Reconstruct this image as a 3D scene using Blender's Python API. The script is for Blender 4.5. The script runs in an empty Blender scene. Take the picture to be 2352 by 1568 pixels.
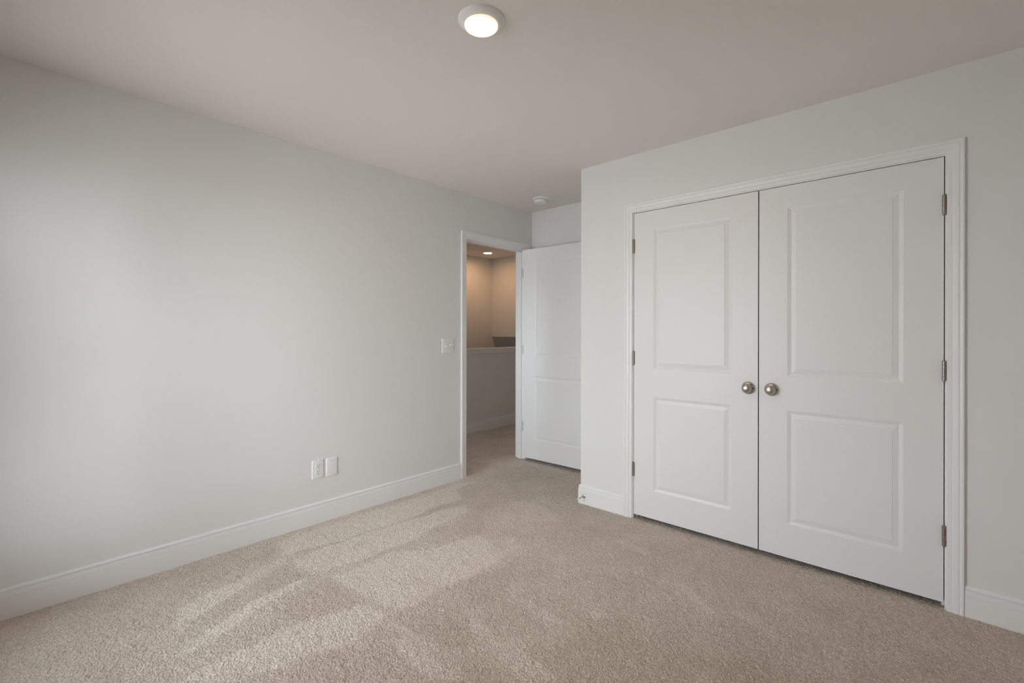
import bpy, bmesh, math, random
import numpy as np
from mathutils import Matrix, Vector

S = bpy.context.scene
C = S.collection
random.seed(7)

# ------------------------------------------------------------------ camera
F_PX = 1071.98
YAW = math.radians(42.2286)
ROLL = math.radians(0.0853)
EYE = 1.2482
cam_d = bpy.data.cameras.new('camera')
cam = bpy.data.objects.new('camera', cam_d); C.objects.link(cam)
fw = Vector((math.cos(YAW), math.sin(YAW), 0))
rt0 = Vector((math.sin(YAW), -math.cos(YAW), 0)); up0 = Vector((0, 0, 1))
rt = rt0 * math.cos(ROLL) + up0 * math.sin(ROLL)
up = up0 * math.cos(ROLL) - rt0 * math.sin(ROLL)
M = Matrix.Identity(4)
for i in range(3):
    M[i][0], M[i][1], M[i][2] = rt[i], up[i], -fw[i]
M[2][3] = EYE
cam.matrix_world = M
cam_d.sensor_fit = 'HORIZONTAL'; cam_d.sensor_width = 36.0
cam_d.lens = F_PX * 36.0 / 2352.0
cam_d.shift_y = -(784 - 761.87) / 2352.0
cam_d.clip_start = 0.02; cam_d.clip_end = 200
S.camera = cam

# ------------------------------------------------------------------ sky, exposure
SKY = 12.4            # overcast daylight outside the window
LAMP_MAIN = 160.0    # radiance of the bedroom ceiling lamp's lens
LAMP_HALL = 125.0    # radiance of the stair lamp's lens
w = bpy.data.worlds.new('overcast_sky'); S.world = w; w.use_nodes = True
bg = w.node_tree.nodes['Background']
bg.inputs[0].default_value = (0.895, 0.953, 1.045, 1); bg.inputs[1].default_value = SKY
S.view_settings.view_transform = 'Standard'; S.view_settings.look = 'None'
S.view_settings.gamma = 1.0; S.view_settings.exposure = 0.0
S.view_settings.use_curve_mapping = False
S.cycles.max_bounces = 10; S.cycles.diffuse_bounces = 8; S.cycles.glossy_bounces = 4
S.cycles.transparent_max_bounces = 8
S.cycles.caustics_reflective = False; S.cycles.caustics_refractive = False
S.cycles.sample_clamp_indirect = 6.0
S.cycles.use_denoising = True

# room dimensions (metres)
H = 2.44
YL, YL2 = 2.995, 3.112          # left wall, room face and hall face
XR = 2.876                      # closet wall, room face
XF = 3.596                      # far wall of the entry nook
YC = 1.926                      # end of the closet block
XB, YR = -0.44, -0.60               # back wall, right wall (behind the camera)
YK, YS, XS = 4.258, 5.390, 5.449  # knee wall, stair side wall, stair end wall
WIN_Y0, WIN_Y1, WIN_Z0, WIN_Z1 = 1.42, 2.80, 0.25, 2.10

# portals: tell the renderer where daylight enters
def portal(x, y0, y1, z0, z1):
    pl = bpy.data.lights.new('window_daylight', 'AREA'); pl.shape = 'RECTANGLE'
    pl.size = z1 - z0; pl.size_y = y1 - y0; pl.cycles.is_portal = True
    po = bpy.data.objects.new('window_daylight', pl); C.objects.link(po)
    po.location = (x, (y0 + y1) / 2, (z0 + z1) / 2); po.rotation_euler = (0, math.radians(-90), 0)
portal(XB - .001, WIN_Y0, WIN_Y1, WIN_Z0, WIN_Z1)
HX, HWY0, HWY1, HWZ0, HWZ1 = 1.70, 3.40, 3.95, .80, 1.75     # added hall window, put in to bring daylight onto the half wall
portal(HX - .001, HWY0, HWY1, HWZ0, HWZ1)

# ------------------------------------------------------------------ materials
def nt(name):
    m = bpy.data.materials.new(name); m.use_nodes = True
    t = m.node_tree; return m, t, t.nodes['Principled BSDF']
def paint(name, col, rough=0.5, grain=0.0, scale=180.0, spec=0.4, dist=0.0006):
    m, t, b = nt(name)
    b.inputs['Base Color'].default_value = (*col, 1); b.inputs['Roughness'].default_value = rough
    b.inputs['Specular IOR Level'].default_value = spec
    if grain:
        tc = t.nodes.new('ShaderNodeTexCoord'); n = t.nodes.new('ShaderNodeTexNoise')
        n.inputs['Scale'].default_value = scale; n.inputs['Detail'].default_value = 3
        bp = t.nodes.new('ShaderNodeBump'); bp.inputs['Strength'].default_value = grain
        bp.inputs['Distance'].default_value = dist
        t.links.new(tc.outputs['Object'], n.inputs['Vector']); t.links.new(n.outputs['Fac'], bp.inputs['Height'])
        t.links.new(bp.outputs['Normal'], b.inputs['Normal'])
    return m
def metal(name, col, rough):
    m, t, b = nt(name)
    b.inputs['Base Color'].default_value = (*col, 1); b.inputs['Metallic'].default_value = 1
    b.inputs['Roughness'].default_value = rough
    tc = t.nodes.new('ShaderNodeTexCoord'); n = t.nodes.new('ShaderNodeTexNoise'); n.inputs['Scale'].default_value = 60
    mp = t.nodes.new('ShaderNodeMapRange'); mp.inputs['To Min'].default_value = rough * .9; mp.inputs['To Max'].default_value = rough * 1.12
    t.links.new(tc.outputs['Object'], n.inputs['Vector']); t.links.new(n.outputs['Fac'], mp.inputs['Value'])
    t.links.new(mp.outputs['Result'], b.inputs['Roughness'])
    return m
def glow(name, col, k):
    m, t, b = nt(name)
    b.inputs['Base Color'].default_value = (.9, .9, .88, 1)
    b.inputs['Emission Color'].default_value = (*col, 1); b.inputs['Emission Strength'].default_value = k
    return m

WALL = paint('wall_paint', (.80, .797, .79), .6, .35, 150)
CEIL = paint('ceiling_paint', (.83, .785, .75), .8, .5, 130)
TRIM = paint('trim_paint', (.86, .86, .86), .35, .05, 90)
DOORP = paint('door_paint', (.83, .826, .824), .38, .12, 120)
PLASTIC = paint('white_plastic', (.86, .86, .855), .3, .02, 200)
LAMPW = paint('lamp_white', (.84, .83, .81), .4, .02, 200)
DARK = paint('slot_dark', (.03, .028, .026), .6, .1, 300)
RUBBER = paint('white_rubber', (.72, .75, .8), .6, .1, 300)
EDGE_SHADE = paint('door_edge_shade', (.44, .42, .41), .7, .1, 120)  # shade inside the door gaps, put into the edge colour
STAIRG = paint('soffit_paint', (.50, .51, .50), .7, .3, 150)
NICKEL = metal('satin_nickel', (.53, .49, .445), .33)
HINGEM = metal('hinge_nickel', (.37, .325, .275), .40)
LENS = glow('lamp_lens', (1.0, .70, .43), LAMP_MAIN)
LENSH = glow('hall_lamp_lens', (1.0, .58, .29), LAMP_HALL)
RIMG = glow('lamp_rim', (1.0, .70, .47), .9)

def glass():
    m = bpy.data.materials.new('window_glass'); m.use_nodes = True; t = m.node_tree
    for n in list(t.nodes): t.nodes.remove(n)
    o = t.nodes.new('ShaderNodeOutputMaterial'); mx = t.nodes.new('ShaderNodeMixShader')
    tr = t.nodes.new('ShaderNodeBsdfTransparent'); gl = t.nodes.new('ShaderNodeBsdfGlossy'); fr = t.nodes.new('ShaderNodeFresnel')
    tr.inputs[0].default_value = (.93, .95, .94, 1); gl.inputs['Roughness'].default_value = .02; fr.inputs[0].default_value = 1.45
    t.links.new(fr.outputs[0], mx.inputs[0]); t.links.new(tr.outputs[0], mx.inputs[1]); t.links.new(gl.outputs[0], mx.inputs[2])
    t.links.new(mx.outputs[0], o.inputs[0]); return m
GLASS = glass()

def carpet_mat():
    m, t, b = nt('carpet_yarn')
    b.inputs['Roughness'].default_value = 1.0; b.inputs['Specular IOR Level'].default_value = .05
    N = t.nodes.new; L = t.links.new
    a = N('ShaderNodeAttribute'); a.attribute_name = 'yarn'      # tone of each tuft
    l = N('ShaderNodeAttribute'); l.attribute_name = 'lay'       # brushed direction left by the vacuum cleaner
    r = N('ShaderNodeValToRGB')
    e = r.color_ramp.elements
    e[0].position = 0.0; e[0].color = (.30, .25, .208, 1)
    e[1].position = 1.0; e[1].color = (.90, .83, .76, 1)
    x = e.new(.25); x.color = (.53, .45, .382, 1)
    x = e.new(.65); x.color = (.71, .625, .550, 1)
    mr = N('ShaderNodeMapRange'); mr.inputs['From Min'].default_value = -1; mr.inputs['From Max'].default_value = 1
    mr.inputs['To Min'].default_value = .89; mr.inputs['To Max'].default_value = 1.11
    hsv = N('ShaderNodeHueSaturation')
    ms = N('ShaderNodeMapRange'); ms.inputs['From Min'].default_value = -1; ms.inputs['From Max'].default_value = 1
    ms.inputs['To Min'].default_value = 1.06; ms.inputs['To Max'].default_value = .84
    L(a.outputs['Fac'], r.inputs['Fac']); L(l.outputs['Fac'], mr.inputs['Value']); L(l.outputs['Fac'], ms.inputs['Value'])
    L(r.outputs['Color'], hsv.inputs['Color']); L(mr.outputs['Result'], hsv.inputs['Value']); L(ms.outputs['Result'], hsv.inputs['Saturation'])
    L(hsv.outputs['Color'], b.inputs['Base Color'])
    tc = N('ShaderNodeTexCoord'); n = N('ShaderNodeTexNoise'); n.inputs['Scale'].default_value = 650; n.inputs['Detail'].default_value = 2
    bp = N('ShaderNodeBump'); bp.inputs['Strength'].default_value = .55; bp.inputs['Distance'].default_value = .002
    L(tc.outputs['Object'], n.inputs['Vector']); L(n.outputs['Fac'], bp.inputs['Height']); L(bp.outputs['Normal'], b.inputs['Normal'])
    return m
CARPET = carpet_mat()

# ------------------------------------------------------------------ mesh helpers
class MB:
    def __init__(s): s.bm = bmesh.new()
    def box(s, x0, x1, y0, y1, z0, z1, bev=0.0, seg=2):
        b = bmesh.new(); bmesh.ops.create_cube(b, size=1)
        for v in b.verts:
            v.co = Vector(((x0 + x1) / 2 + v.co.x * (x1 - x0), (y0 + y1) / 2 + v.co.y * (y1 - y0), (z0 + z1) / 2 + v.co.z * (z1 - z0)))
        if bev: bmesh.ops.bevel(b, geom=b.edges[:], offset=bev, segments=seg, affect='EDGES', profile=.6)
        s._add(b); return s
    def _add(s, b, mat=None):
        if mat: bmesh.ops.transform(b, matrix=mat, verts=b.verts[:])
        me = bpy.data.meshes.new('t'); b.to_mesh(me); b.free(); s.bm.from_mesh(me); bpy.data.meshes.remove(me)
    def lathe(s, prof, mat=None, n=40):
        """prof: (radius, height) pairs about local z"""
        b = bmesh.new(); rings = []
        for r, h in prof:
            if r < 1e-6: rings.append([b.verts.new((0, 0, h))])
            else: rings.append([b.verts.new((r * math.cos(2 * math.pi * k / n), r * math.sin(2 * math.pi * k / n), h)) for k in range(n)])
        for A, B in zip(rings, rings[1:]):
            for k in range(n):
                k2 = (k + 1) % n
                f = [A[k % len(A)], A[k2 % len(A)], B[k2 % len(B)], B[k % len(B)]]
                u = []
                for v in f:
                    if v not in u: u.append(v)
                if len(u) > 2: b.faces.new(u)
        bmesh.ops.recalc_face_normals(b, faces=b.faces[:])
        s._add(b, mat); return s
    def sweep(s, path, prof, normals, closed_prof=True):
        """path: list of points; normals: per-point (U,T) vectors, profile (u,t) placed at p+u*U+t*T"""
        b = bmesh.new(); R = []
        for p, (U, T) in zip(path, normals):
            R.append([b.verts.new(Vector(p) + Vector(U) * u + Vector(T) * t) for u, t in prof])
        k = len(prof)
        for A, B in zip(R, R[1:]):
            for i in range(k if closed_prof else k - 1):
                j = (i + 1) % k; b.faces.new((A[i], A[j], B[j], B[i]))
        b.faces.new(R[0]); b.faces.new(R[-1][::-1])
        bmesh.ops.recalc_face_normals(b, faces=b.faces[:]); s._add(b); return s
    def build(s, name, mat, parent=None, smooth=None):
        me = bpy.data.meshes.new(name); s.bm.to_mesh(me); s.bm.free(); me.materials.append(mat)
        if smooth:
            me.polygons.foreach_set('use_smooth', [True] * len(me.polygons))
            me.set_sharp_from_angle(angle=math.radians(smooth))
        o = bpy.data.objects.new(name, me); C.objects.link(o)
        if parent: o.parent = parent
        return o

def tag(o, label=None, cat=None, group=None, kind=None):
    if label: o['label'] = label
    if cat: o['category'] = cat
    if group: o['group'] = group
    if kind: o['kind'] = kind
    return o
def struct(o, label, cat): return tag(o, label, cat, kind='structure')
def thing(name, mat, label, cat, group=None):
    o = bpy.data.objects.new(name, None); C.objects.link(o); o.matrix_world = mat; o.empty_display_size = .05
    return tag(o, label, cat, group)
def frame(loc, right, upv, out):
    m = Matrix.Identity(4)
    for i in range(3): m[i][0], m[i][1], m[i][2], m[i][3] = right[i], upv[i], out[i], loc[i]
    return m

# ------------------------------------------------------------------ room shell
T = .12
# left wall with the bedroom doorway
DX0, DX1, DZ = 2.715, 3.485, 2.047      # doorway between the jambs
JT = .018
m = MB()
m.box(XB - T, DX0 - JT, YL, YL2, 0 - .02, H); m.box(DX1 + JT, 5.6, YL, YL2, -.02, H); m.box(DX0 - JT, DX1 + JT, YL, YL2, DZ + JT, H)
struct(m.build('wall_left', WALL), 'long pale grey painted wall on the left, pierced by the open doorway', 'wall')
# closet wall with the double-door opening
CY0, CY1, CZ = -.031, 1.506, 2.046
m = MB()
m.box(XR, XR + .115, CY1 + JT, YC, -.02, H); m.box(XR, XR + .115, YR - T, CY0 - JT, -.02, H); m.box(XR, XR + .115, CY0 - JT, CY1 + JT, CZ + JT, H)
m.box(XR + .115, XF, YC - .115, YC, -.02, H)
struct(m.build('wall_closet', WALL), 'pale grey wall on the right holding the white double closet doors', 'wall')
struct(MB().box(XF, XF + T, YR - T, YL, -.02, H).build('wall_far', WALL), 'short pale wall behind the open bedroom door', 'wall')
struct(MB().box(XB - T, XR + .9, YR - T, YR, -.02, H).build('wall_right', WALL), 'plain wall on the right behind the camera', 'wall')
m = MB()
m.box(XB - T, XB, YR, WIN_Y0, -.02, H); m.box(XB - T, XB, WIN_Y1, YL, -.02, H)
m.box(XB - T, XB, WIN_Y0, WIN_Y1, -.02, WIN_Z0); m.box(XB - T, XB, WIN_Y0, WIN_Y1, WIN_Z1, H)
struct(m.build('wall_back', WALL), 'wall behind the camera with the window', 'wall')
# one ceiling over bedroom, nook, hall and stair
struct(MB().box(XB - T, 5.75, YR - T, YS + T, H, H + .1).build('ceiling', CEIL), 'flat warm white ceiling', 'ceiling')
# hall and stairwell beyond the doorway
struct(MB().box(XS, XS + T, YL2, YS, 1.170, H).build('wall_stair_end', WALL), 'warm lit wall above the stairwell, right of its corner', 'wall')
struct(MB().box(1.7, 7.2, YS, YS + T, -2.6, H).build('wall_stair_side', WALL), 'warm lit wall above the stairwell, left of its corner', 'wall')
struct(MB().box(1.7, XS, YK, YK + .115, -2.6, 1.018).build('wall_knee', WALL), 'low half wall guarding the stairwell beyond the doorway', 'half wall')
m = MB()
m.box(HX - T, HX, YL2, HWY0, -2.6, H); m.box(HX - T, HX, HWY1, YS + T, -2.6, H)
m.box(HX - T, HX, HWY0, HWY1, -2.6, HWZ0); m.box(HX - T, HX, HWY0, HWY1, HWZ1, H)
struct(m.build('wall_hall_near', WALL), 'end wall of the hallway on its left', 'wall')
struct(MB().box(XS, XS + T, YL2, YK + .115, -.02, 1.17).build('wall_hall_end', WALL), 'end wall of the hallway on its right', 'wall')
# sloping underside over the descending flight
m = MB(); b = bmesh.new()
pts = [(XS, 1.170), (XS + .42, .33), (XS + 1.6, -.75), (XS + 1.6, -.63), (XS + .50, .40), (XS + T, 1.170)]
f0 = [b.verts.new((x, YK + .115, z)) for x, z in pts]; f1 = [b.verts.new((x, YS, z)) for x, z in pts]
b.faces.new(f0); b.faces.new(f1[::-1])
for i in range(len(pts)):
    j = (i + 1) % len(pts); b.faces.new((f0[i], f0[j], f1[j], f1[i]))
bmesh.ops.recalc_face_normals(b, faces=b.faces[:]); m._add(b)
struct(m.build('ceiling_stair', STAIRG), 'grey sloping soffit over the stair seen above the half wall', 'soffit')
struct(MB().box(1.7, 7.2, YK + .115, YS, -2.7, -2.6).build('floor_stair', CEIL), 'lower landing at the foot of the stair', 'floor')
struct(MB().box(7.2, 7.32, YK, YS + T, -2.7, 1.2).build('wall_stair_foot', WALL), 'wall at the foot of the stair', 'wall')
struct(MB().box(XS, 7.2, YK, YK + .115, -2.6, 1.2).build('wall_stair_inner', WALL), 'inner wall along the descending stair', 'wall')

# ------------------------------------------------------------------ carpeted floor
LAY = [
 (-.35, [(.2, 2.97), (1.08, 2.92), (1.09, 2.69), (1.10, 1.9), (1.08, 1.5), (.2, 1.5)]),
 (-.3, [(1.2, 1.75), (2.0, 1.7), (2.87, 1.9), (2.87, -.4), (1.5, .6), (1.15, 1.2)]),
 (1, [(1.1, 2.88), (1.64, 2.9), (2.58, 2.9), (2.84, 2.72), (2.56, 2.6), (2.13, 2.62), (1.65, 2.62), (1.34, 2.64), (1.09, 2.69)]),
 (1, [(1.07, 2.59), (1.23, 2.62), (1.72, 2.6), (2.15, 2.55), (2.46, 2.51), (2.28, 2.41), (1.81, 2.37), (1.48, 2.29), (1.23, 2.35), (1.08, 2.38)]),
 (1, [(1.15, 2.27), (1.47, 2.28), (1.67, 2.16), (1.99, 2.05), (1.93, 1.89), (1.88, 1.78), (1.68, 1.76), (1.46, 1.79), (1.23, 1.76), (1.17, 1.89)]),
 (.8, [(0.53, 2.52), (0.79, 2.6), (1.06, 2.67), (1.05, 2.59), (0.75, 2.46), (0.5, 2.37)]),
 (-.8, [(0.72, 2.72), (1.06, 2.83), (1.06, 2.73), (0.69, 2.68)]),
 (-.8, [(0.48, 2.3), (0.61, 2.4), (1.02, 2.53), (1.07, 2.39), (0.78, 2.35), (0.47, 2.22)]),
 (.9, [(0.46, 2.17), (0.78, 2.35), (1.05, 2.37), (1.04, 2.33), (0.82, 2.28), (0.5, 2.13)]),
 (-.8, [(0.77, 2.22), (1.14, 2.27), (1.14, 1.96), (0.88, 2.05)]),
 (1, [(0.42, 2.0), (0.56, 2.01), (0.84, 2.02), (1.13, 1.94), (1.15, 1.78), (0.95, 1.72), (0.75, 1.8), (0.56, 1.85)]),
 (-.4, [(0.6, 1.81), (0.94, 1.7), (1.06, 1.68), (1.09, 1.34), (1.02, 1.34)]),
 (1, [(1.06, 1.64), (1.1, 1.62), (1.11, 1.36), (1.12, 1.24), (1.03, 1.33)]),
 (-.8, [(1.14, 1.76), (1.61, 1.75), (1.9, 1.7), (1.6, 1.53), (1.39, 1.55), (1.28, 1.38), (1.17, 1.44)]),
 (.8, [(1.35, 1.5), (1.39, 1.49), (1.37, 1.28), (1.38, 1.02), (1.36, 0.98), (1.26, 1.08), (1.31, 1.32)]),
 (-.5, [(1.19, 2.34), (1.58, 2.32), (2.03, 2.34), (2.29, 2.36), (2.04, 2.05), (1.66, 2.15), (1.47, 2.28)]),
 (-.9, [(1.09, 2.69), (1.34, 2.64), (1.65, 2.62), (2.13, 2.62), (2.53, 2.58), (2.46, 2.51), (2.15, 2.55), (1.72, 2.6), (1.23, 2.62)]),
 (.6, [(2.01, 1.97), (2.12, 1.9), (1.99, 1.76), (1.88, 1.78)]),
 (.6, [(2.48, 1.45), (2.54, 1.41), (2.48, 1.17), (2.42, 1.19)]),
 (.6, [(2.25, 0.97), (2.28, 0.89), (2.14, 0.72), (2.12, 0.75)]),
 (.6, [(2.22, 0.67), (2.25, 0.6), (2.13, 0.44), (2.1, 0.48)]),
 (.6, [(1.78, 1.15), (1.82, 1.1), (1.8, 1.04), (1.74, 1.09)]),
 (-.5, [(2.46, 2.81), (3.31, 2.86), (3.51, 2.36), (3.04, 2.07), (2.45, 2.34), (2.19, 2.38)]),
 (.6, [(2.56, 2.32), (2.63, 2.07), (2.49, 1.84), (2.29, 1.98)]),
 (.6, [(1.63, 1.5), (1.68, 1.42), (1.63, 1.16), (1.58, 1.19)]),
]
def smooth_noise(rng, nx, ny, k):
    g = rng.standard_normal((nx // k + 3, ny // k + 3))
    ix = np.arange(nx) / k; iy = np.arange(ny) / k
    i0 = ix.astype(int); j0 = iy.astype(int); fx = (ix - i0)[:, None]; fy = (iy - j0)[None, :]
    fx = fx * fx * (3 - 2 * fx); fy = fy * fy * (3 - 2 * fy)
    return (g[i0][:, j0] * (1 - fx) + g[i0 + 1][:, j0] * fx) * (1 - fy) + (g[i0][:, j0 + 1] * (1 - fx) + g[i0 + 1][:, j0 + 1] * fx) * fy
def lay_map():
    st = .01; nx, ny = 620, 560; x = -1 + st * np.arange(nx); y = -1 + st * np.arange(ny)
    X, Y = np.meshgrid(x, y, indexing='ij'); A = np.zeros((nx, ny)); rng = np.random.default_rng(3)
    Xw = X + .010 * smooth_noise(rng, nx, ny, 14); Yw = Y + .010 * smooth_noise(rng, nx, ny, 14)
    for v, p in LAY:
        ins = np.zeros((nx, ny), bool); q = np.array(p)
        for (x0, y0), (x1, y1) in zip(q, np.roll(q, -1, 0)):
            c = ((y0 > Yw) != (y1 > Yw)) & (Xw < (x1 - x0) * (Yw - y0) / (y1 - y0 + 1e-12) + x0); ins ^= c
        A[ins] = v
    A += .22 * smooth_noise(rng, nx, ny, 22) + .20 * smooth_noise(rng, nx, ny, 9)
    k = np.array([1, 2, 1]) / 4
    for ax in (0, 1): A = np.apply_along_axis(lambda r: np.convolve(r, k, 'same'), ax, A)
    return A
def carpet():
    A = lay_map(); V = []; Fq = []; Y_, L_ = [], []; off = 0
    rng = np.random.default_rng(11)
    for x0, x1, y0, y1, st in ((XB, XF, YR, YL2 - .02, .0027), (HX, XS, YL2 - .03, YK, .0045)):
        nx = int((x1 - x0) / st) + 1; ny = int((y1 - y0) / st) + 1
        x = np.linspace(x0, x1, nx); y = np.linspace(y0, y1, ny); X, Y = np.meshgrid(x, y, indexing='ij')
        n1 = rng.random((nx, ny))
        n2 = smooth_noise(rng, nx, ny, 2)
        z = -.0044 * n1 ** 1.3 + .0005 * n2 + .0008 * smooth_noise(rng, nx, ny, 8) - .001
        jx = (rng.random((nx, ny)) - .5) * st * .8; jy = (rng.random((nx, ny)) - .5) * st * .8
        jx[0] = jx[-1] = 0; jy[:, 0] = jy[:, -1] = 0
        V.append(np.stack([X + jx, Y + jy, z], -1).reshape(-1, 3))
        yt = .52 - .30 * (n1 - .5) + .17 * rng.standard_normal((nx, ny)) + .05 * n2
        Y_.append(np.clip(yt, 0, 1).ravel())
        ix = np.clip(((X + 1) / .01).astype(int), 0, A.shape[0] - 1); iy = np.clip(((Y + 1) / .01).astype(int), 0, A.shape[1] - 1)
        L_.append(np.clip(A[ix, iy], -1.2, 1.2).ravel())
        idx = (off + np.arange(nx * ny)).reshape(nx, ny)
        Fq.append(np.stack([idx[:-1, :-1], idx[1:, :-1], idx[1:, 1:], idx[:-1, 1:]], -1).reshape(-1, 4)); off += nx * ny
    V = np.concatenate(V).astype(np.float32); Fq = np.concatenate(Fq).astype(np.int32)
    me = bpy.data.meshes.new('floor'); me.vertices.add(len(V)); me.vertices.foreach_set('co', V.ravel())
    me.loops.add(Fq.size); me.loops.foreach_set('vertex_index', Fq.ravel())
    me.polygons.add(len(Fq)); me.polygons.foreach_set('loop_start', np.arange(0, Fq.size, 4, dtype=np.int32))
    me.polygons.foreach_set('use_smooth', np.ones(len(Fq), bool))
    me.update(calc_edges=True)
    for nm, arr in (('yarn', Y_), ('lay', L_)):
        a = me.attributes.new(nm, 'FLOAT', 'POINT'); a.data.foreach_set('value', np.concatenate(arr).astype(np.float32))
    me.materials.append(CARPET)
    o = bpy.data.objects.new('floor', me); C.objects.link(o)
    struct(o, 'beige speckled cut-pile carpet with vacuum tracks', 'carpet')
carpet()

# ------------------------------------------------------------------ baseboards
BB = [(-.012, 0), (-.012, .014), (.0890, .014), (.0902, .0112), (.0914, .0112), (.0926, .0138), (.1150, .0122), (.1162, .0060), (.1184, .0060), (.1196, .0112), (.1240, .0108), (.1290, .0085), (.1320, .0045), (.1325, 0)]
def baseboard(name, path, outs, label):
    UP = Vector((0, 0, 1)); m = MB()
    m.sweep(path, BB, [(UP, Vector(o)) for o in outs]); return struct(m.build(name, TRIM), label, 'baseboard')
baseboard('baseboard_left', [(XB, YL, 0), (2.652, YL, 0)], [(0, -1, 0)] * 2, 'long white baseboard along the left wall')
baseboard('baseboard_closet', [(XR, 1.5715, 0), (XR, YC, 0), (XF, YC, 0)], [(-1, 0, 0), (-1, 1, 0), (0, 1, 0)], 'short white baseboard wrapping the closet corner beside the door stop')
baseboard('baseboard_right', [(XR, -.0965, 0), (XR, YR, 0)], [(-1, 0, 0)] * 2, 'white baseboard right of the closet doors')
baseboard('baseboard_far', [(XF, YC + .02, 0), (XF, YL - .02, 0)], [(-1, 0, 0)] * 2, 'white baseboard behind the open door')
baseboard('baseboard_back', [(XB, YR, 0), (XB, YL - .02, 0)], [(1, 0, 0)] * 2, 'white baseboard under the window')
baseboard('baseboard_hall', [(1.7, YK, 0), (XS, YK, 0)], [(0, -1, 0)] * 2, 'white baseboard of the half wall in the hallway')

# ------------------------------------------------------------------ door casings and jambs
CP = [(0, 0), (0, .008), (.002, .0095), (.016, .0105), (.019, .0100), (.022, .0125), (.036, .0150), (.041, .0148), (.043, .0130), (.046, .0155), (.051, .0170), (.0565, .0165), (.0585, .0140), (.0585, 0)]
def casing(name, a, bb, top, out, along, label, z0=-.01):
    """mitred U of casing around an opening; a, bb: bottom corners of the inner edge"""
    UP = Vector((0, 0, 1)); A = Vector(along); O = Vector(out); a = Vector(a); bb = Vector(bb)
    pa = [a + UP * z0, a + UP * top, bb + UP * top, bb + UP * z0]
    m = MB(); m.sweep(pa, CP, [(-A, O), (-A + UP, O), (A + UP, O), (A, O)])
    return struct(m.build(name, TRIM), label, 'door casing')
RV = .006
casing('trim_1', (DX0 - RV, YL, 0), (DX1 + RV, YL, 0), DZ + RV, (0, -1, 0), (1, 0, 0), 'white moulded casing around the open bedroom doorway')
casing('trim_2', (XR, CY1 + RV, 0), (XR, CY0 - RV, 0), CZ + RV, (-1, 0, 0), (0, -1, 0), 'white moulded casing around the closet doors')
casing('trim_3', (DX0 - RV, YL2, 0), (DX1 + RV, YL2, 0), DZ + RV, (0, 1, 0), (1, 0, 0), 'white casing on the hall side of the bedroom doorway')
m = MB()
m.box(DX0 - JT, DX0, YL - .0005, YL2 + .0005, -.01, DZ + JT); m.box(DX1, DX1 + JT, YL - .0005, YL2 + .0005, -.01, DZ + JT); m.box(DX0, DX1, YL - .0005, YL2 + .0005, DZ, DZ + JT)
# door stop strip
m.box(DX0, DX0 + .011, YL + .038, YL + .075, -.01, DZ); m.box(DX1 - .011, DX1, YL + .038, YL + .075, -.01, DZ); m.box(DX0, DX1, YL + .038, YL + .075, DZ - .011, DZ)
struct(m.build('trim_4', TRIM), 'white jamb lining the open bedroom doorway', 'door jamb')
m = MB(); xa, xb = XR - .0005, XR + .115
m.box(xa, xb, CY1, CY1 + JT, -.01, CZ + JT); m.box(xa, xb, CY0 - JT, CY0, -.01, CZ + JT); m.box(xa, xb, CY0, CY1, CZ, CZ + JT)
m.box(XR + .042, XR + .075, CY0, CY1, CZ - .011, CZ)
m.box(XR + .042, XR + .075, CY1 - .011, CY1, -.01, CZ); m.box(XR + .042, XR + .075, CY0, CY0 + .011, -.01, CZ)
struct(m.build('trim_5', TRIM), 'white jamb lining the closet door opening', 'door jamb')
m = MB(); m.box(1.7, XS, YK - .022, YK + .137, 1.018, 1.040, .004)
m.box(1.7, XS, YK - .012, YK, .972, 1.018, .003)
struct(m.build('trim_6', TRIM), 'white cap board along the top of the half wall', 'cap rail')

# ------------------------------------------------------------------ doors
DW, DT = .7625, .035
def door_leaf(name, w, h, mat4, stile=.140, zs=((.182, .796), (.979, 1.898))):
    """local: x along the width, y into the leaf (front at 0), z up; two moulded panels on both faces"""
    prof = [(0, 0), (.0012, .0010), (.004, .0016), (.016, .0058), (.018, .0060), (.038, .0025), (.0395, .0025), (.0407, .0007)]
    b = bmesh.new(); xs = (0, stile, w - stile, w); z = (0, zs[0][0], zs[0][1], zs[1][0], zs[1][1], h)
    for side in (0, 1):
        def P(x, d, zz): return b.verts.new((x, d if side == 0 else DT - d, zz))
        for i in range(3):
            for j in range(5):
                x0, x1, z0, z1 = xs[i], xs[i + 1], z[j], z[j + 1]
                if i == 1 and j in (1, 3):
                    R = [[P(x0 + o, d, z0 + o), P(x1 - o, d, z0 + o), P(x1 - o, d, z1 - o), P(x0 + o, d, z1 - o)] for o, d in prof]
                    for A, B in zip(R, R[1:]):
                        for k in range(4): b.faces.new((A[k], A[(k + 1) % 4], B[(k + 1) % 4], B[k]))
                    b.faces.new(R[-1])
                else: b.faces.new((P(x0, 0, z0), P(x1, 0, z0), P(x1, 0, z1), P(x0, 0, z1)))
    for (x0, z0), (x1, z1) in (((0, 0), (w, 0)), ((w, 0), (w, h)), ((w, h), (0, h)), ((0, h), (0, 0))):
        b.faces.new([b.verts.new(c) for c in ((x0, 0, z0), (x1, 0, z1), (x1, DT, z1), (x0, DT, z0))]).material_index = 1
    bmesh.ops.remove_doubles(b, verts=b.verts[:], dist=1e-5); bmesh.ops.recalc_face_normals(b, faces=b.faces[:])
    m = MB(); m._add(b); o = m.build(name, DOORP); o.data.materials.append(EDGE_SHADE); o.matrix_world = mat4; return o
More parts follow.
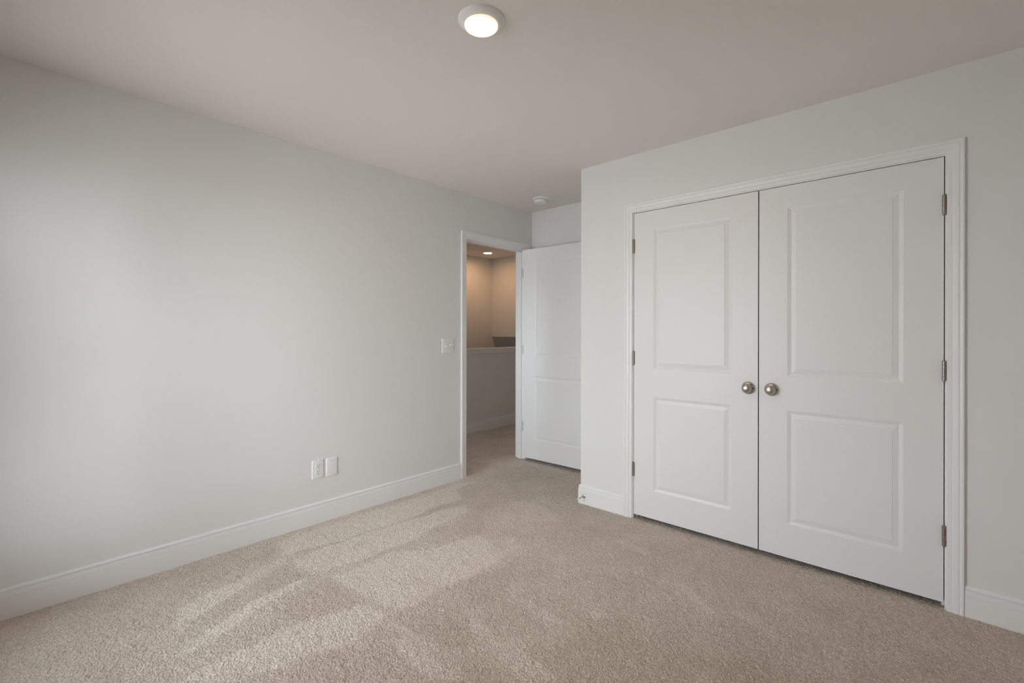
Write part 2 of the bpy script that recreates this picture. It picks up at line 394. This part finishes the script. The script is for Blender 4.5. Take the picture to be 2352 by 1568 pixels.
def hinge(door, x, y, zc, side, leaf=True):
    """knuckle barrel standing at (x, y), leaf plate on the door edge"""
    m = MB(); r = .0072; hh = .089
    prof = [(0, -.003), (.0045, -.003), (.0052, -.001), (r, 0)]
    for k in range(5):
        a, c = hh * k / 5, hh * (k + 1) / 5
        prof += [(r, a + .0006), (r, c - .0008), (r - .001, c - .0002), (r - .001, c)]
    prof += [(r, hh), (.0052, hh + .001), (.0045, hh + .003), (0, hh + .003)]
    m.lathe(prof, Matrix.Translation((x, y, zc - hh / 2)), 18)
    if leaf: m.box(min(x, x - side * .0012), max(x, x - side * .0012) + .0012, y, y + .030, zc - hh / 2, zc + hh / 2)
    return m.build('hinge', HINGEM, door, 35)
def knob(door, x, z, face=0, sgn=-1):
    """round knob: rosette plate, neck and domed grip; sgn -1 stands off the front face"""
    R = Matrix.Rotation(math.radians(90), 4, 'X')          # local z -> -y
    if sgn > 0: R = Matrix.Rotation(math.radians(-90), 4, 'X')
    Mx = Matrix.Translation((x, face, z)) @ R
    g = MB()
    g.lathe([(.0105, .006), (.0105, .016), (.013, .020), (.0192, .022), (.0238, .027), (.0257, .033), (.0254, .039), (.0233, .0445), (.0184, .0488), (.0114, .0515), (.005, .0524), (0, .0526)], Mx, 48)
    k = g.build('knob', NICKEL, door, 50)
    g = MB(); g.lathe([(.0348, 0), (.0360, .0015), (.0353, .0045), (.0318, .0085), (.0250, .0118), (.0110, .0138), (0, .0138)], Mx, 48)
    g.build('rosette', NICKEL, k, 50)
    g = MB(); g.lathe([(.0034, 0), (.0034, .0030), (0, .0030)], Mx @ Matrix.Translation((.0275 if sgn < 0 else -.0275, .0, .0090)) , 18)
    g.build('pin_hole', DARK, k)
    return k
def rz(loc, deg): return Matrix.Translation(loc) @ Matrix.Rotation(math.radians(deg), 4, 'Z')
XD = XR + .0008
HZ = [1.825, 1.075, .330]
d = door_leaf('door_1', DW, 2.015, rz((XD, 1.5030, .0276), -90)); tag(d, 'left white two-panel closet door with its knob near the centre gap', 'door', kind='structure')
for z in HZ: hinge(d, -.0010, -.0058, z - .0276, 1)
knob(d, 1.5030 - .7905, .931 - .0276)
d = door_leaf('door_2', DW, 2.015, rz((XD, .7355 - .0005, .0276), -90)); tag(d, 'right white two-panel closet door, the one nearest the camera', 'door', kind='structure')
for z in HZ: hinge(d, DW + .0010, -.0058, z - .0276, -1)
knob(d, .735 - .6715, .932 - .0276)
# bedroom door, swung open into the nook
d = door_leaf('door_3', .858, 2.015, rz((3.4452, 2.9815, .030), -88)); tag(d, 'white bedroom door standing open in the nook, partly hidden by the closet corner', 'door', kind='structure')
for z in HZ:
    m = MB(); m.lathe([(0, -.003), (.0045, -.003), (.0072, 0), (.0072, .089), (.0045, .092), (0, .092)], Matrix.Translation((-.0065, .0425, z - .03 - .0445)), 16)
    m.box(-.0042, -.0002, -.0022, .036, z - .03 - .0445, z - .03 + .0445)
    m.build('hinge', HINGEM, d, 35)
knob(d, .858 - .060, .903, 0, -1); knob(d, .858 - .060, .903, DT, 1)

# ------------------------------------------------------------------ wall devices
def plate(w, h, t=.0058, bev=.0038):
    m = MB(); m.box(-w / 2, w / 2, -h / 2, h / 2, 0, t); bm = m.bm
    ed = [e for e in bm.edges if all(v.co.z > t * .9 for v in e.verts)]
    bmesh.ops.bevel(bm, geom=ed, offset=bev, segments=3, affect='EDGES', profile=.55)
    return m
def screw(parent, x, y, t, mat=None):
    m = MB(); m.lathe([(.0034, t - .001), (.0034, t + .0004), (.0024, t + .0010), (0, t + .0011)], Matrix.Translation((x, y, 0)), 16)
    o = m.build('screw', mat or PLASTIC, parent, 40)
    MBs = MB(); MBs.box(x - .0028, x + .0028, y - .0005, y + .0005, t + .0007, t + .0013); MBs.build('screw_slot', DARK, o)
    return o
LW = lambda x, z: frame((x, YL, z), (1, 0, 0), (0, 0, 1), (0, -1, 0))
# two-gang toggle switch beside the doorway
t = thing('light_switch', LW(2.5065, 1.132), 'white double toggle switch plate beside the open doorway', 'light switch')
plate(.121, .121).build('wall_plate', PLASTIC, t, 40)
for x, dn in ((-.023, -1), (.023, 1)):
    m = MB(); m.box(x - .0055, x + .0055, -.0125, .0125, .0050, .0066, .0006)
    m.build('toggle_frame', PLASTIC, t)
    m = MB(); b = bmesh.new(); bmesh.ops.create_cube(b, size=1)
    for v in b.verts:
        k = .72 if v.co.z > 0 else 1.0
        v.co = Vector((v.co.x * .0088 * k, v.co.y * .0100 * k, (v.co.z + .5) * .017))
    bmesh.ops.bevel(b, geom=b.edges[:], offset=.0012, segments=2, affect='EDGES')
    m._add(b, Matrix.Translation((x, dn * .002, .004)) @ Matrix.Rotation(math.radians(-28 * dn), 4, 'X'))
    m.build('toggle', PLASTIC, t, 40)
    for y in (-.030, .030): screw(t, x, y, .0058)
# duplex outlet
t = thing('power_outlet', LW(1.408, .3485), 'white duplex power outlet low on the left wall', 'outlet')
plate(.0755, .1185).build('wall_plate', PLASTIC, t, 40)
for y in (.0195, -.0195):
    m = MB(); b = bmesh.new(); n = 40; ring = []
    pr = []
    for k in range(n):
        a = 2 * math.pi * k / n; px, py = .0172 * math.cos(a), .0172 * math.sin(a)
        py = max(-.0142, min(.0142, py)); pr.append((px, py))
    lo = [b.verts.new((px, y + py, .004)) for px, py in pr]; hi = [b.verts.new((px, y + py, .0070)) for px, py in pr]
    tp = [b.verts.new((px * .94, y + py * .94, .0076)) for px, py in pr]
    for A, B in ((lo, hi), (hi, tp)):
        for k in range(n): b.faces.new((A[k], A[(k + 1) % n], B[(k + 1) % n], B[k]))
    b.faces.new(tp); bmesh.ops.recalc_face_normals(b, faces=b.faces[:]); m._add(b)
    s = m.build('socket', PLASTIC, t, 30)
    for xx, hh in ((-.0064, .0088), (.0064, .0070)):
        MB().box(xx - .0012, xx + .0012, y + .0020, y + .0020 + hh, .0072, .0079).build('slot', DARK, s)
    MB().lathe([(.0027, .0072), (.0027, .0079), (0, .0079)], Matrix.Translation((0, y - .0068, 0)), 14).build('ground_hole', DARK, s)
screw(t, 0, 0, .0058)
# blank cover plate
t = thing('blank_plate', LW(1.5035, .3455), 'blank white cover plate just right of the power outlet', 'cover plate')
plate(.0755, .1185).build('wall_plate', PLASTIC, t, 40)
for y in (-.042, .042): screw(t, 0, y, .0058)

# ------------------------------------------------------------------ ceiling fittings
def downlight(x, y, lens_mat, label):
    t = thing('ceiling_light', frame((x, y, H), (1, 0, 0), (0, -1, 0), (0, 0, -1)), label, 'ceiling light', None)
    m = MB(); m.lathe([(.0880, 0), (.0885, .002), (.0875, .0055), (.0800, .0125), (.0710, .0180), (.0665, .0202), (.0642, .0210), (0, .0210)], None, 72)
    m.build('trim_ring', LAMPW, t, 35)
    m = MB(); m.lathe([(.0640, .0205), (.0640, .0262), (.0632, .0274), (.0616, .0279), (.0600, .0274), (.0590, .0260), (.0588, .0225)], None, 64)
    m.build('diffuser_rim', RIMG, t, 60)
    m = MB(); m.lathe([(.0590, .0226), (.0570, .0232), (.040, .0238), (.020, .0241), (0, .0242)], None, 64)
    m.build('lens', lens_mat, t, 60)
    return t
downlight(1.241, 1.287, LENS, 'lit round flush ceiling light in the bedroom')
downlight(4.888, 4.925, LENSH, 'lit round ceiling light over the stairs, seen through the doorway')
t = thing('smoke_detector', frame((3.266, 2.618, H), (1, 0, 0), (0, -1, 0), (0, 0, -1)), 'round white smoke detector on the ceiling near the open door', 'smoke detector')
m = MB(); m.lathe([(.0740, 0), (.0745, .004), (.0735, .0085), (.0660, .0120), (.0500, .0130), (0, .0130)], None, 56); m.build('base_plate', PLASTIC, t, 35)
m = MB(); m.lathe([(.0480, .0120), (.0480, .0165), (0, .0165)], None, 48); m.build('vent_gap', DARK, t, 35)
m = MB(); m.lathe([(.0500, .0155), (.0575, .0165), (.0580, .0190), (.0560, .0340), (.0520, .0395), (.0400, .0425), (.0200, .0430), (0, .0430)], None, 56); m.build('cover', PLASTIC, t, 35)
m = MB(); m.lathe([(.0095, .0425), (.0095, .0445), (.0080, .0452), (0, .0452)], Matrix.Translation((.018, .012, 0)), 20); m.build('test_button', PLASTIC, t, 35)

# ------------------------------------------------------------------ door stop on the closet baseboard
t = thing('door_stop', frame((XR - .014, 1.8905, .056), (0, -1, 0), (0, 0, 1), (-1, 0, 0)), 'small nickel door stop on the baseboard at the closet corner', 'door stop')
MB().lathe([(.0125, 0), (.0128, .002), (.0115, .005), (.0070, .007), (0, .007)], None, 28).build('base', NICKEL, t, 40)
MB().lathe([(.0045, .006), (.0045, .058), (.0055, .060), (.0055, .062), (0, .062)], None, 20).build('rod', NICKEL, t, 40)
MB().lathe([(.0060, .062), (.0068, .064), (.0068, .074), (.0055, .077), (0, .0775)], None, 20).build('rubber_tip', RUBBER, t, 40)

# ------------------------------------------------------------------ window behind the camera and added hall window
def window(name, xi, Y0, Y1, Z0, Z1, units, label):
    xw = xi - .115; m = MB(); st = (Y1 - Y0) / units; edges = [Y0 + k * st for k in range(units + 1)]
    for k, y in enumerate(edges):
        a, c = (y, y + .03) if k == 0 else (y - .03, y) if k == units else (y - .03, y + .03)
        m.box(xw + .01, xw + .09, a, c, Z0, Z1)
    m.box(xw + .01, xw + .09, Y0, Y1, Z0, Z0 + .03); m.box(xw + .01, xw + .09, Y0, Y1, Z1 - .03, Z1)
    win = struct(m.build(name, TRIM), label, 'window')
    for y0, y1 in zip(edges, edges[1:]):
        y0 += .03; y1 -= .03; zm = (Z0 + Z1) / 2; e = .032
        for z0, z1, x in ((Z0 + .03, zm + .015, xw + .055), (zm - .015, Z1 - .03, xw + .028)):
            m = MB()
            m.box(x, x + .022, y0, y0 + e, z0, z1); m.box(x, x + .022, y1 - e, y1, z0, z1); m.box(x, x + .022, y0 + e, y1 - e, z0, z0 + e); m.box(x, x + .022, y0 + e, y1 - e, z1 - e, z1)
            s = m.build('sash', TRIM, win)
            MB().box(x + .009, x + .013, y0 + e, y1 - e, z0 + e, z1 - e).build('pane', GLASS, s)
    MB().box(xi - .035, xi + .03, Y0 - .03, Y1 + .03, Z0 - .02, Z0, .004).build('window_sill', TRIM, win)
window('window_1', XB, WIN_Y0, WIN_Y1, WIN_Z0, WIN_Z1, 2, 'twin white sash window behind the camera')
window('window_2_added', HX, HWY0, HWY1, HWZ0, HWZ1, 1, 'added single sash window, out of view, lighting the hallway half wall')
g = paint('lawn_ground', (.62, .585, .545), .9, .3, 3)
struct(MB().box(-60, XB - 1.0, -50, 50, -3.2, -3.1).build('ground', g), 'open ground outside the window', 'ground')
